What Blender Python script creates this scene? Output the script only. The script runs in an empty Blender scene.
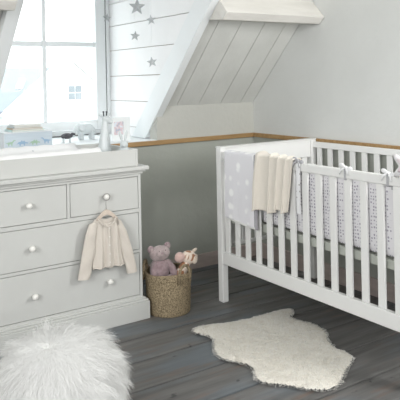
import bpy, bmesh, math, random
from mathutils import Vector, Matrix, noise
random.seed(7)
SC = bpy.context.scene
COL = SC.collection
PI = math.pi

# ------------------------------------------------------------------ camera
cam_d = bpy.data.cameras.new('camera'); cam = bpy.data.objects.new('camera', cam_d); COL.objects.link(cam)
cam_d.sensor_width = 36.0; cam_d.lens = 36.0*636.03/400.0; cam_d.shift_y = -(200-79.43)/400.0
_r = Vector((0.82925901, -0.5585023, -0.02011654)); _u = Vector((0.0166852, -0.01123741, 0.99979764)); _w = Vector((0.55861534, 0.82942685, 0.0))
cam.matrix_world = Matrix(((_r.x, _u.x, -_w.x, 0), (_r.y, _u.y, -_w.y, 0), (_r.z, _u.z, -_w.z, 1.36), (0, 0, 0, 1)))
cam_d.clip_start = 0.05; cam_d.clip_end = 200
SC.camera = cam

# ------------------------------------------------------------------ world and light
world = bpy.data.worlds.new('overcast_sky'); SC.world = world; world.use_nodes = True
bg = world.node_tree.nodes['Background']; bg.inputs[0].default_value = (0.93, 0.97, 1.0, 1); bg.inputs[1].default_value = 3.1

def area(name, loc, target, sx, sy, power, col):
    d = bpy.data.lights.new(name, 'AREA'); d.shape = 'RECTANGLE'; d.size = sx; d.size_y = sy; d.energy = power; d.color = col
    o = bpy.data.objects.new(name, d); COL.objects.link(o); o.location = loc
    o.rotation_euler = (Vector(target)-Vector(loc)).to_track_quat('-Z', 'Y').to_euler()
    return o
area('side_window_light', (2.95, 0.75, 1.75), (1.45, 3.2, 0.6), 1.0, 1.1, 40, (1.0, 0.995, 0.98))
area('left_window_light', (-2.0, 0.6, 1.8), (2.3, 2.4, 0.3), 2.2, 1.4, 95, (1.0, 1.0, 1.0))
area('front_fill_light', (0.6, -1.9, 1.9), (1.9, 3.0, 0.5), 2.4, 1.2, 44, (1.0, 1.0, 1.0))  # added frontal fill behind the camera; no window is built there
VS = SC.view_settings
VS.view_transform = 'Standard'; VS.look = 'None'; VS.exposure = 0.32; VS.gamma = 1.0; VS.use_curve_mapping = False
SC.display_settings.display_device = 'sRGB'

# ------------------------------------------------------------------ materials
def nodes(name):
    m = bpy.data.materials.new(name); m.use_nodes = True
    nt = m.node_tree; b = nt.nodes['Principled BSDF']
    return m, nt, b
def mat(name, c1, c2=None, scale=8.0, rough=0.6, bump=0.0, bscale=60.0, stretch=(1, 1, 1), spec=0.3, sheen=0.0, sub=0.0, emit=None):
    """procedural two-tone noise material"""
    m, nt, b = nodes(name)
    c2 = c2 or tuple(min(1, x*0.94) for x in c1)
    tc = nt.nodes.new('ShaderNodeTexCoord'); mp = nt.nodes.new('ShaderNodeMapping'); mp.inputs['Scale'].default_value = stretch
    nt.links.new(tc.outputs['Object'], mp.inputs[0])
    n = nt.nodes.new('ShaderNodeTexNoise'); n.inputs['Scale'].default_value = scale; n.inputs['Detail'].default_value = 4
    nt.links.new(mp.outputs[0], n.inputs['Vector'])
    r = nt.nodes.new('ShaderNodeValToRGB'); r.color_ramp.elements[0].position = 0.35; r.color_ramp.elements[1].position = 0.65
    r.color_ramp.elements[0].color = (*c2, 1); r.color_ramp.elements[1].color = (*c1, 1)
    nt.links.new(n.outputs['Fac'], r.inputs[0]); nt.links.new(r.outputs[0], b.inputs['Base Color'])
    b.inputs['Roughness'].default_value = rough; b.inputs['Specular IOR Level'].default_value = spec
    if sheen: b.inputs['Sheen Weight'].default_value = sheen
    if bump:
        n2 = nt.nodes.new('ShaderNodeTexNoise'); n2.inputs['Scale'].default_value = bscale; n2.inputs['Detail'].default_value = 3
        nt.links.new(mp.outputs[0], n2.inputs['Vector'])
        bp = nt.nodes.new('ShaderNodeBump'); bp.inputs['Strength'].default_value = bump; bp.inputs['Distance'].default_value = 0.01
        nt.links.new(n2.outputs['Fac'], bp.inputs['Height']); nt.links.new(bp.outputs[0], b.inputs['Normal'])
    return m
def mathn(nt, op, a, b=None):
    n = nt.nodes.new('ShaderNodeMath'); n.operation = op
    for i, v in enumerate((a, b)):
        if v is None: continue
        if isinstance(v, (int, float)): n.inputs[i].default_value = v
        else: nt.links.new(v, n.inputs[i])
    return n.outputs[0]

def spot_mat(name, base, dot, scale, size, rough=0.9):
    """cloth with small voronoi dots"""
    m, nt, b = nodes(name)
    tc = nt.nodes.new('ShaderNodeTexCoord'); v = nt.nodes.new('ShaderNodeTexVoronoi'); v.inputs['Scale'].default_value = scale
    v.inputs['Randomness'].default_value = 0.35
    nt.links.new(tc.outputs['Object'], v.inputs['Vector'])
    r = nt.nodes.new('ShaderNodeValToRGB'); r.color_ramp.elements[0].position = size; r.color_ramp.elements[1].position = size+0.08
    r.color_ramp.elements[0].color = (*dot, 1); r.color_ramp.elements[1].color = (*base, 1)
    nt.links.new(v.outputs['Distance'], r.inputs[0]); nt.links.new(r.outputs[0], b.inputs['Base Color'])
    b.inputs['Roughness'].default_value = rough; b.inputs['Specular IOR Level'].default_value = 0.15
    return m

def floor_mat():
    m, nt, b = nodes('grey_painted_boards')
    tc = nt.nodes.new('ShaderNodeTexCoord'); sep = nt.nodes.new('ShaderNodeSeparateXYZ'); nt.links.new(tc.outputs['Object'], sep.inputs[0])
    row = mathn(nt, 'FLOOR', mathn(nt, 'DIVIDE', mathn(nt, 'SUBTRACT', sep.outputs['Y'], 1.965), 0.256))
    off = mathn(nt, 'MULTIPLY', row, 3.71)
    comb = nt.nodes.new('ShaderNodeCombineXYZ')
    nt.links.new(mathn(nt, 'ADD', sep.outputs['X'], off), comb.inputs[0]); nt.links.new(sep.outputs['Y'], comb.inputs[1]); nt.links.new(off, comb.inputs[2])
    def nz(scale, st, det=4):
        mp = nt.nodes.new('ShaderNodeMapping'); mp.inputs['Scale'].default_value = st; nt.links.new(comb.outputs[0], mp.inputs[0])
        n = nt.nodes.new('ShaderNodeTexNoise'); n.inputs['Scale'].default_value = scale; n.inputs['Detail'].default_value = det
        nt.links.new(mp.outputs[0], n.inputs['Vector']); return n.outputs['Fac']
    def ramp(f, a, bb, c1, c2):
        r = nt.nodes.new('ShaderNodeValToRGB'); r.color_ramp.elements[0].position = a; r.color_ramp.elements[1].position = bb
        r.color_ramp.elements[0].color = (*c1, 1); r.color_ramp.elements[1].color = (*c2, 1); nt.links.new(f, r.inputs[0]); return r.outputs[0]
    def mix(f, c1, c2):
        x = nt.nodes.new('ShaderNodeMix'); x.data_type = 'RGBA'; nt.links.new(f, x.inputs[0]); nt.links.new(c1, x.inputs[6])
        if isinstance(c2, tuple): x.inputs[7].default_value = (*c2, 1)
        else: nt.links.new(c2, x.inputs[7])
        return x.outputs[2]
    base = ramp(nz(5, (0.5, 5, 1)), 0.3, 0.7, (0.098, 0.096, 0.093), (0.178, 0.175, 0.170))
    blue = ramp(nz(2.2, (0.7, 2.0, 1)), 0.5, 0.68, (0, 0, 0), (0.55, 0.55, 0.55))
    c = mix(blue, base, (0.155, 0.19, 0.22))
    red = ramp(nz(6, (0.6, 4, 1)), 0.58, 0.72, (0, 0, 0), (0.45, 0.45, 0.45))
    c = mix(red, c, (0.20, 0.125, 0.09))
    knot = ramp(nz(26, (0.7, 1.4, 1), 2), 0.70, 0.77, (0, 0, 0), (0.7, 0.7, 0.7))
    c = mix(knot, c, (0.03, 0.03, 0.032))
    nt.links.new(c, b.inputs['Base Color'])
    b.inputs['Roughness'].default_value = 0.5; b.inputs['Specular IOR Level'].default_value = 0.35
    bp = nt.nodes.new('ShaderNodeBump'); bp.inputs['Strength'].default_value = 0.25; bp.inputs['Distance'].default_value = 0.004
    nt.links.new(nz(14, (0.4, 6, 1)), bp.inputs['Height']); nt.links.new(bp.outputs[0], b.inputs['Normal'])
    return m

def weave_mat():
    m, nt, b = nodes('seagrass_weave')
    tc = nt.nodes.new('ShaderNodeTexCoord'); n = nt.nodes.new('ShaderNodeTexNoise'); n.inputs['Scale'].default_value = 170; n.inputs['Detail'].default_value = 3
    nt.links.new(tc.outputs['Object'], n.inputs['Vector'])
    r = nt.nodes.new('ShaderNodeValToRGB'); e = r.color_ramp.elements
    e[0].position = 0.32; e[0].color = (0.075, 0.055, 0.03, 1); e[1].position = 0.68; e[1].color = (0.46, 0.37, 0.24, 1)
    q = e.new(0.5); q.color = (0.30, 0.235, 0.145, 1)
    nt.links.new(n.outputs['Fac'], r.inputs[0]); nt.links.new(r.outputs[0], b.inputs['Base Color']); b.inputs['Roughness'].default_value = 0.8
    return m

def glass_mat():
    m, nt, b = nodes('window_glass')
    out = nt.nodes['Material Output']; nt.nodes.remove(b)
    t = nt.nodes.new('ShaderNodeBsdfTransparent'); t.inputs[0].default_value = (0.97, 0.985, 0.98, 1)
    g = nt.nodes.new('ShaderNodeBsdfGlossy'); g.inputs['Roughness'].default_value = 0.02
    mx = nt.nodes.new('ShaderNodeMixShader'); mx.inputs[0].default_value = 0.004
    nt.links.new(t.outputs[0], mx.inputs[1]); nt.links.new(g.outputs[0], mx.inputs[2]); nt.links.new(mx.outputs[0], out.inputs[0])
    return m

def picture_mat():
    m, nt, b = nodes('faded_photo_print')
    tc = nt.nodes.new('ShaderNodeTexCoord'); n = nt.nodes.new('ShaderNodeTexNoise'); n.inputs['Scale'].default_value = 34; n.inputs['Detail'].default_value = 1
    nt.links.new(tc.outputs['Object'], n.inputs['Vector'])
    r = nt.nodes.new('ShaderNodeValToRGB'); e = r.color_ramp.elements
    e[0].position = 0.36; e[0].color = (0.42, 0.47, 0.58, 1); e[1].position = 0.64; e[1].color = (0.72, 0.76, 0.82, 1)
    q = e.new(0.5); q.color = (0.70, 0.56, 0.58, 1)
    nt.links.new(n.outputs['Fac'], r.inputs[0]); nt.links.new(r.outputs[0], b.inputs['Base Color']); b.inputs['Roughness'].default_value = 0.4
    return m

def patch_mat():
    m, nt, b = nodes('giraffe_plush')
    tc = nt.nodes.new('ShaderNodeTexCoord'); v = nt.nodes.new('ShaderNodeTexVoronoi'); v.feature = 'DISTANCE_TO_EDGE'; v.inputs['Scale'].default_value = 24
    nt.links.new(tc.outputs['Object'], v.inputs['Vector'])
    r = nt.nodes.new('ShaderNodeValToRGB'); r.color_ramp.elements[0].position = 0.10; r.color_ramp.elements[1].position = 0.17
    r.color_ramp.elements[0].color = (0.80, 0.68, 0.58, 1); r.color_ramp.elements[1].color = (0.36, 0.17, 0.085, 1)
    nt.links.new(v.outputs['Distance'], r.inputs[0]); nt.links.new(r.outputs[0], b.inputs['Base Color']); b.inputs['Roughness'].default_value = 1
    b.inputs['Sheen Weight'].default_value = 0.3
    return m

def knit_mat(name, c1, c2, scale=260):
    m, nt, b = nodes(name)
    tc = nt.nodes.new('ShaderNodeTexCoord'); w = nt.nodes.new('ShaderNodeTexWave'); w.bands_direction = 'Z'; w.inputs['Scale'].default_value = scale/4; w.inputs['Distortion'].default_value = 1.5
    nt.links.new(tc.outputs['Object'], w.inputs['Vector'])
    r = nt.nodes.new('ShaderNodeValToRGB'); r.color_ramp.elements[0].color = (*c2, 1); r.color_ramp.elements[1].color = (*c1, 1)
    nt.links.new(w.outputs['Fac'], r.inputs[0]); nt.links.new(r.outputs[0], b.inputs['Base Color'])
    b.inputs['Roughness'].default_value = 0.95; b.inputs['Specular IOR Level'].default_value = 0.1; b.inputs['Sheen Weight'].default_value = 0.25
    n = nt.nodes.new('ShaderNodeTexNoise'); n.inputs['Scale'].default_value = scale; nt.links.new(tc.outputs['Object'], n.inputs['Vector'])
    bp = nt.nodes.new('ShaderNodeBump'); bp.inputs['Strength'].default_value = 0.5; bp.inputs['Distance'].default_value = 0.003
    nt.links.new(n.outputs['Fac'], bp.inputs['Height']); nt.links.new(bp.outputs[0], b.inputs['Normal'])
    return m

def wool_mat(name, c1, c2):
    m = mat(name, c1, c2, scale=14, rough=0.9, spec=0.1)
    b = m.node_tree.nodes['Principled BSDF']; b.inputs['Sheen Weight'].default_value = 0.2
    return m

def fur_mat(name, c):
    m, nt, b = nodes(name)
    b.inputs['Base Color'].default_value = (*c, 1); b.inputs['Roughness'].default_value = 0.8; b.inputs['Specular IOR Level'].default_value = 0.1
    tc = nt.nodes.new('ShaderNodeTexCoord'); n = nt.nodes.new('ShaderNodeTexNoise'); n.inputs['Scale'].default_value = 12
    nt.links.new(tc.outputs['Object'], n.inputs['Vector'])
    r = nt.nodes.new('ShaderNodeValToRGB'); r.color_ramp.elements[0].color = tuple(x*0.95 for x in c)+(1,); r.color_ramp.elements[1].color = (*c, 1)
    nt.links.new(n.outputs['Fac'], r.inputs[0]); nt.links.new(r.outputs[0], b.inputs['Base Color'])
    t = nt.nodes.new('ShaderNodeBsdfTranslucent'); nt.links.new(r.outputs[0], t.inputs[0])
    mx = nt.nodes.new('ShaderNodeMixShader'); mx.inputs[0].default_value = 0.45
    nt.links.new(b.outputs[0], mx.inputs[1]); nt.links.new(t.outputs[0], mx.inputs[2]); nt.links.new(mx.outputs[0], nt.nodes['Material Output'].inputs[0])
    return m
M = dict(
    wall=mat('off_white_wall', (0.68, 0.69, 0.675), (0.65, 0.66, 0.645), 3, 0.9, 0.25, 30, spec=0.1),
    knee=mat('shaded_beige_plaster', (0.54, 0.54, 0.50), (0.51, 0.51, 0.475), 3, 0.9, 0.25, 30, spec=0.1),  # darker, warmer copy of the wall colour, with the knee wall's shade painted in
    sage=mat('sage_grey_wall', (0.42, 0.435, 0.395), (0.385, 0.40, 0.36), 3, 0.75, 0.2, 25, spec=0.2),
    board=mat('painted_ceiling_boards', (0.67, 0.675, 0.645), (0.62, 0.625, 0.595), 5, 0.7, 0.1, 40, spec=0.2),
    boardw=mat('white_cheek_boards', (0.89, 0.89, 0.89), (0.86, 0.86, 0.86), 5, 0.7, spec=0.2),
    gap=mat('dark_joint', (0.16, 0.13, 0.11), (0.10, 0.08, 0.07), 20, 0.9),
    gapw=mat('pale_wood_joint', (0.42, 0.34, 0.29), (0.33, 0.27, 0.23), 20, 0.9),
    beam=mat('whitewashed_beam', (0.75, 0.73, 0.69), (0.68, 0.66, 0.62), 4, 0.75, 0.3, 20, (1, 4, 4), spec=0.15),
    trimw=mat('white_window_paint', (0.82, 0.845, 0.85), (0.80, 0.825, 0.83), 6, 0.45),
    oak=mat('oak_ledge', (0.42, 0.27, 0.125), (0.33, 0.205, 0.09), 6, 0.5, 0.2, 40, (1, 6, 6)),
    skirt=mat('weathered_skirting', (0.52, 0.44, 0.41), (0.43, 0.365, 0.34), 6, 0.7, 0.2, 30, (1, 1, 5)),
    floor=floor_mat(),
    paint=mat('ivory_furniture_paint', (0.585, 0.59, 0.57), (0.57, 0.575, 0.555), 4, 0.45, spec=0.35),
    cot=mat('white_cot_lacquer', (0.80, 0.80, 0.785), (0.78, 0.78, 0.765), 4, 0.4, spec=0.35),
    knob=mat('cream_knob', (0.84, 0.83, 0.79), (0.82, 0.81, 0.77), 10, 0.3, spec=0.5),
    matw=spot_mat('dotted_mat_cloth', (0.86, 0.86, 0.86), (0.40, 0.42, 0.46), 17, 0.12),
    bump=spot_mat('dotted_bumper_cloth', (0.75, 0.74, 0.76), (0.36, 0.34, 0.40), 62, 0.26),
    mattress=mat('mattress_cloth', (0.74, 0.75, 0.76), (0.70, 0.71, 0.72), 20, 0.9, 0.2, 120),
    slatpale=mat('pale_grey_green_paint', (0.52, 0.54, 0.49), (0.48, 0.50, 0.45), 5, 0.6),
    ribbon=mat('grey_ribbon', (0.46, 0.46, 0.48), (0.40, 0.40, 0.42), 30, 0.7),
    ribbonw=spot_mat('dotted_ribbon', (0.82, 0.82, 0.83), (0.3, 0.28, 0.28), 32, 0.13),
    blanket=spot_mat('pale_grey_leaf_blanket', (0.78, 0.77, 0.80), (0.94, 0.94, 0.94), 13, 0.40),
    blanketd=mat('blanket_edge_lilac_grey', (0.42, 0.41, 0.44), (0.36, 0.35, 0.38), 20, 0.95, 0.3, 200),
    cream=knit_mat('cream_knit', (0.79, 0.74, 0.665), (0.72, 0.67, 0.595)),
    cardi=knit_mat('oatmeal_knit', (0.70, 0.645, 0.58), (0.62, 0.57, 0.51), 340),
    button=mat('shell_button', (0.78, 0.74, 0.69), None, 30, 0.3, spec=0.6),
    hanger=mat('pale_wood_hanger', (0.66, 0.57, 0.49), (0.60, 0.51, 0.43), 20, 0.5),
    steel=mat('steel_wire', (0.34, 0.33, 0.32), (0.28, 0.27, 0.26), 20, 0.35, spec=0.7),
    weave=weave_mat(),
    weaved=mat('seagrass_handle', (0.36, 0.285, 0.185), (0.20, 0.155, 0.10), 90, 0.85, 0.5, 120),
    bear=mat('mauve_plush', (0.44, 0.335, 0.345), (0.30, 0.22, 0.235), 45, 1.0, 0.7, 130, spec=0.05, sheen=0.4),
    bearl=mat('pale_mauve_plush', (0.53, 0.435, 0.43), (0.40, 0.32, 0.32), 40, 1.0, 0.7, 130, spec=0.05, sheen=0.4),
    black=mat('black_bead', (0.02, 0.02, 0.02), None, 10, 0.2),
    gpatch=patch_mat(),
    gpink=mat('pink_plush', (0.74, 0.54, 0.49), (0.68, 0.48, 0.43), 60, 1.0, 0.5, 150, spec=0.05, sheen=0.4),
    gcream=mat('cream_plush', (0.78, 0.68, 0.58), (0.70, 0.58, 0.48), 60, 1.0, 0.5, 150, spec=0.05, sheen=0.4),
    ceramic=mat('white_ceramic', (0.64, 0.68, 0.69), (0.61, 0.65, 0.66), 5, 0.25, spec=0.5),
    horn=mat('charcoal_tip', (0.08, 0.08, 0.09), None, 10, 0.5),
    sheepd=mat('charcoal_wool', (0.13, 0.13, 0.14), (0.08, 0.08, 0.09), 60, 0.9, 0.6, 120),
    star=mat('silver_grey_card', (0.50, 0.52, 0.53), (0.45, 0.47, 0.48), 10, 0.5, spec=0.4),
    thread=mat('white_thread', (0.85, 0.86, 0.87), None, 10, 0.8),
    bluebox=mat('pale_blue_card', (0.58, 0.65, 0.71), (0.54, 0.61, 0.67), 8, 0.7, 0, 50, (1, 1, 12)),
    boxside=mat('white_card', (0.78, 0.80, 0.82), None, 8, 0.7),
    dgreen=mat('print_green', (0.40, 0.56, 0.43), None, 8, 0.7), dblue=mat('print_blue', (0.33, 0.47, 0.62), None, 8, 0.7),
    bteal=mat('book_teal', (0.62, 0.76, 0.74), None, 12, 0.6), bgrey=mat('book_grey', (0.55, 0.60, 0.61), None, 12, 0.6),
    bwhite=mat('book_white', (0.82, 0.82, 0.80), None, 12, 0.6), btan=mat('book_tan', (0.62, 0.50, 0.38), None, 12, 0.6), pages=mat('book_pages', (0.80, 0.79, 0.75), (0.70, 0.69, 0.65), 200, 0.9, 0, 50, (1, 1, 30)),
    photo=picture_mat(), glass=glass_mat(),
    pouf=fur_mat('white_long_fur', (0.93, 0.93, 0.92)), poufb=mat('white_hide', (0.76, 0.76, 0.74), None, 10, 0.9),
    rug=fur_mat('cream_sheepskin', (0.94, 0.925, 0.885)), rugb=mat('sheepskin_base', (0.84, 0.81, 0.74), (0.76, 0.72, 0.65), 30, 0.95, 0.8, 90),
    starpl=mat('white_star_plush', (0.84, 0.82, 0.83), None, 30, 1.0, 0.4, 90, sheen=0.3), starpk=mat('pale_pink_felt', (0.80, 0.70, 0.73), None, 30, 1.0),
    render=mat('white_rendered_wall', (0.86, 0.86, 0.85), None, 2, 0.9), slate=mat('blue_grey_roof_tiles', (0.235, 0.26, 0.275), (0.22, 0.245, 0.26), 6, 0.7, 0, 20, (1, 1, 10)),
    roofedge=mat('grey_fascia', (0.20, 0.22, 0.25), None, 4, 0.7), pane=mat('far_window_pane', (0.20, 0.225, 0.24), (0.27, 0.29, 0.30), 2, 0.3),
    ground=mat('pale_ground', (0.5, 0.5, 0.48), None, 1, 0.9), dark=mat('dark_rubber', (0.02, 0.02, 0.02), None, 5, 0.7),
)

# ------------------------------------------------------------------ mesh builder
class MB:
    def __init__(s): s.v = []; s.f = []; s.m = []
    def add(s, vs, fs, mi=0):
        k = len(s.v); s.v += [tuple(p) for p in vs]; s.f += [tuple(i+k for i in f) for f in fs]; s.m += [mi]*len(fs); return s
    def box(s, x0, x1, y0, y1, z0, z1, mi=0):
        return s.add([(x0,y0,z0),(x1,y0,z0),(x1,y1,z0),(x0,y1,z0),(x0,y0,z1),(x1,y0,z1),(x1,y1,z1),(x0,y1,z1)],
                     [(0,3,2,1),(4,5,6,7),(0,1,5,4),(1,2,6,5),(2,3,7,6),(3,0,4,7)], mi)
    def prism(s, pts, axis, a, b, mi=0):
        """polygon pts in the other two axes, extruded along axis from a to b"""
        def P(p, t):
            return (t, p[0], p[1]) if axis == 0 else ((p[0], t, p[1]) if axis == 1 else (p[0], p[1], t))
        n = len(pts); vs = [P(p, a) for p in pts]+[P(p, b) for p in pts]
        return s.add(vs, [tuple(range(n)), tuple(range(2*n-1, n-1, -1))]+[(i, i+n, (i+1) % n+n, (i+1) % n) for i in range(n)], mi)
    def tube(s, pts, rad, seg=10, mi=0, cap=True, flat=None):
        pts = [Vector(p) for p in pts]; n = len(pts)
        if not hasattr(rad, '__len__'): rad = [rad]*n
        up = Vector((0, 0, 1)); vs = []; fs = []
        prev = None
        for i, p in enumerate(pts):
            t = (pts[min(i+1, n-1)]-pts[max(i-1, 0)]).normalized()
            if prev is None:
                a = t.cross(up); a = a if a.length > 0.05 else t.cross(Vector((0, 1, 0)))
                a.normalize()
            else:
                a = (prev-t*prev.dot(t)).normalized()
            prev = a; b = t.cross(a).normalized()
            for k in range(seg):
                an = 2*PI*k/seg; d = a*math.cos(an)+b*math.sin(an)
                if flat: d = Vector((d.x*flat[0], d.y*flat[1], d.z*flat[2]))
                vs.append(p+d*rad[i])
        for i in range(n-1):
            for k in range(seg):
                a0 = i*seg+k; a1 = i*seg+(k+1) % seg
                fs.append((a0, a1, a1+seg, a0+seg))
        if cap: fs += [tuple(range(seg-1, -1, -1)), tuple(range((n-1)*seg, n*seg))]
        return s.add(vs, fs, mi)
    def lathe(s, prof, c, seg=32, mi=0, axis='z'):
        vs = []; fs = []; n = len(prof)
        for r, h in prof:
            for k in range(seg):
                a = 2*PI*k/seg; x, y = r*math.cos(a), r*math.sin(a)
                vs.append((c[0]+x, c[1]+y, c[2]+h) if axis == 'z' else (c[0]+x, c[1]+h, c[2]+y))
        for i in range(n-1):
            for k in range(seg):
                a0 = i*seg+k; a1 = i*seg+(k+1) % seg; fs.append((a0, a1, a1+seg, a0+seg))
        fs += [tuple(range(seg-1, -1, -1)), tuple(range((n-1)*seg, n*seg))]
        return s.add(vs, fs, mi)
    def ell(s, c, r, rot=None, nu=20, nv=12, mi=0, fn=None):
        vs = []; fs = []; c = Vector(c)
        R = rot if rot is not None else Matrix.Identity(3)
        def P(u, v):
            d = Vector((math.sin(v)*math.cos(u), math.sin(v)*math.sin(u), math.cos(v)))
            k = fn(d) if fn else 1.0
            return c+R@Vector((d.x*r[0]*k, d.y*r[1]*k, d.z*r[2]*k))
        vs.append(P(0, 0))
        for j in range(1, nv):
            for i in range(nu): vs.append(P(2*PI*i/nu, PI*j/nv))
        vs.append(P(0, PI)); L = len(vs)-1
        for i in range(nu): fs.append((0, 1+i, 1+(i+1) % nu))
        for j in range(nv-2):
            for i in range(nu):
                a = 1+j*nu+i; b = 1+j*nu+(i+1) % nu; fs.append((a, a+nu, b+nu, b))
        b0 = 1+(nv-2)*nu
        for i in range(nu): fs.append((b0+i, L, b0+(i+1) % nu))
        return s.add(vs, fs, mi)
    def grid(s, fn, nu, nv, mi=0):
        vs = [fn(i/nu, j/nv) for j in range(nv+1) for i in range(nu+1)]
        fs = [(j*(nu+1)+i, j*(nu+1)+i+1, (j+1)*(nu+1)+i+1, (j+1)*(nu+1)+i) for j in range(nv) for i in range(nu)]
        return s.add(vs, fs, mi)

def build(name, mb, mats, parent=None, smooth=False, bevel=0.0, solid=0.0, sub=0, remesh=0.0, rx=5):
    if not isinstance(mats, (list, tuple)): mats = [mats]
    off = ROOTS.get(parent.name, Vector((0, 0, 0))) if parent else Vector((0, 0, 0))
    me = bpy.data.meshes.new(name)
    me.from_pydata([(v[0]-off.x, v[1]-off.y, v[2]-off.z) for v in mb.v], [], mb.f)
    for m in mats: me.materials.append(m)
    if len(mats) > 1: me.polygons.foreach_set('material_index', mb.m)
    if smooth: me.polygons.foreach_set('use_smooth', [True]*len(me.polygons))
    me.update()
    o = bpy.data.objects.new(name, me); COL.objects.link(o)
    ROOTS[o.name] = off
    if parent: o.parent = parent
    if remesh:
        r = o.modifiers.new('remesh', 'REMESH'); r.mode = 'VOXEL'; r.voxel_size = remesh; r.use_smooth_shade = True
        q = o.modifiers.new('smooth', 'SMOOTH'); q.iterations = rx; q.factor = 0.6
    if solid:
        q = o.modifiers.new('solid', 'SOLIDIFY'); q.thickness = solid; q.offset = 0
    if sub:
        q = o.modifiers.new('sub', 'SUBSURF'); q.levels = sub; q.render_levels = sub
    if bevel:
        q = o.modifiers.new('bevel', 'BEVEL'); q.width = bevel; q.segments = 2; q.limit_method = 'ANGLE'; q.angle_limit = math.radians(40)
        q.harden_normals = False
    return o
ROOTS = {}
def recalc(o):
    bm = bmesh.new(); bm.from_mesh(o.data); bmesh.ops.recalc_face_normals(bm, faces=bm.faces); bm.to_mesh(o.data); bm.free(); return o
def thing(name, label, cat, loc, group=None):
    o = bpy.data.objects.new(name, None); COL.objects.link(o); o.location = loc; o.empty_display_size = 0.05
    ROOTS[o.name] = Vector(loc); o['label'] = label; o['category'] = cat
    if group: o['group'] = group
    return o
def tag(o, label, cat, group=None, kind=None):
    o['label'] = label; o['category'] = cat
    if group: o['group'] = group
    if kind: o['kind'] = kind
    return o
def struct(name, mb, mats, label=None, **k):
    o = build(name, mb, mats, **k); recalc(o); o['kind'] = 'structure'
    if label: o['label'] = label
    return o
def sub_struct(name, mb, mats, parent, **k):
    return recalc(build(name, mb, mats, parent, **k))

# ------------------------------------------------------------------ room shell
YB, XR, ZK = 3.842, 3.078, 1.177          # back knee wall, right wall, height where the roof slope starts
TA = math.tan(math.radians(46)); SA, CA = math.sin(math.radians(46)), math.cos(math.radians(46))
def slope_pt(z, off=0.0):                 # a point on the roof plane at height z, moved off metres along its normal into the room
    y = YB-(z-ZK)/TA
    return (y-off*SA, z-off*CA)
XL, YF, ZC = -2.2, -2.2, 2.5
fl = MB()
y = 1.965-0.256*17
while y < YB+0.02:
    fl.box(XL, XR+0.02, y+0.0064, y+0.2496, -0.06, 0.0)
    y += 0.256
ob = struct('floor', fl, M['floor'], 'dark grey worn painted floorboards', bevel=0.0022)
g = MB().box(XL, XR, YF, YB, -0.08, -0.058); build('floor_underlay', g, M['dark'], ob)

# back wall: sage dado below the ledge, off white knee wall above it on both sides of the dormer
DX0, DX1 = 1.0, 2.265
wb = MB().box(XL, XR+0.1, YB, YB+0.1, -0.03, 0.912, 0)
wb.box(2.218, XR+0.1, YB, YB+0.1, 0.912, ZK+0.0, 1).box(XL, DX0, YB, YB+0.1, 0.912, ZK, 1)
struct('wall_back', wb, [M['sage'], M['knee']], 'sage grey dado with off white knee wall above')
wr = MB().box(XR, XR+0.1, YF, YB, -0.03, 0.912, 0).box(XR, XR+0.1, YF, YB+0.1, 0.912, 2.6, 1)
struct('wall_right', wr, [M['sage'], M['wall']], 'plain off white right wall above a sage dado')
struct('wall_left', MB().box(XL-0.1, XL, YF, YB, -0.03, 2.6), M['wall'])
struct('wall_front', MB().box(XL-0.1, XR+0.1, YF-0.1, YF, -0.03, 2.6), M['wall'])
# ledge and skirting
struct('trim_1', MB().box(XL, XR-0.0005, YB-0.022, YB-0.0005, 0.912, 0.943), M['oak'], 'narrow oak ledge along the back wall', bevel=0.003)
struct('trim_2', MB().box(XR-0.022, XR-0.0005, YF, YB-0.0225, 0.912, 0.943), M['oak'], 'narrow oak ledge along the right wall', bevel=0.003)
struct('baseboard_back', MB().box(XL, XR-0.0005, YB-0.018, YB-0.0005, 0.0, 0.096), M['skirt'], 'weathered wooden skirting under the back wall', bevel=0.003)
struct('baseboard_right', MB().box(XR-0.018, XR-0.0005, YF, YB-0.0185, 0.0, 0.11), M['skirt'], 'weathered wooden skirting under the right wall', bevel=0.003)

# sloped board ceiling
def slope_board(mb, x0, x1, z0, z1, th, off, mi=0):
    a = slope_pt(z0, off); b = slope_pt(z1, off); c = slope_pt(z1, off-th); d = slope_pt(z0, off-th)
    mb.prism([a, b, c, d], 0, x0, x1, mi)
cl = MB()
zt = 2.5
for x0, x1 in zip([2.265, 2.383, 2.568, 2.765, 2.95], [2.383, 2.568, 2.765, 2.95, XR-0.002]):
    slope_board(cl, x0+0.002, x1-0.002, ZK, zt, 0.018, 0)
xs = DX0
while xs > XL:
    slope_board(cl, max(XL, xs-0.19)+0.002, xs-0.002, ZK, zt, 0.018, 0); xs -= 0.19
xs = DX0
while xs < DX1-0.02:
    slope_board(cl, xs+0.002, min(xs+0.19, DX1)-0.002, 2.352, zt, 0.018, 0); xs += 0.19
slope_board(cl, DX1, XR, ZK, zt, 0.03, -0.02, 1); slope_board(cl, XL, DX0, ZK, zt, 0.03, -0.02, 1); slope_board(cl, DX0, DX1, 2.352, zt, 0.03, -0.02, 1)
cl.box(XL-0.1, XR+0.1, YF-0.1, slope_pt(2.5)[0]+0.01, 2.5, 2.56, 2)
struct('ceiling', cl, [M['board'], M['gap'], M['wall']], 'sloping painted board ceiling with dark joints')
# dark nail heads in the boards
# rafters on both sides of the dormer
def rafter(name, x0, x1, label):
    b0 = 0.947; z1 = 2.349
    def at(z, off): # point on the offset line at height z
        zz = z+off*CA; return (slope_pt(zz, off)[0], z)
    return struct(name, MB().prism([at(b0, 0.05), at(z1, 0.05), at(z1, -0.10), at(b0, -0.10)], 0, x0, x1), M['trimw'], label, bevel=0.003)
rafter('trim_3', 2.207, 2.263, 'white rafter down the right side of the dormer')
rafter('trim_4', 1.002, 1.077, 'white rafter down the left side of the dormer')
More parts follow.
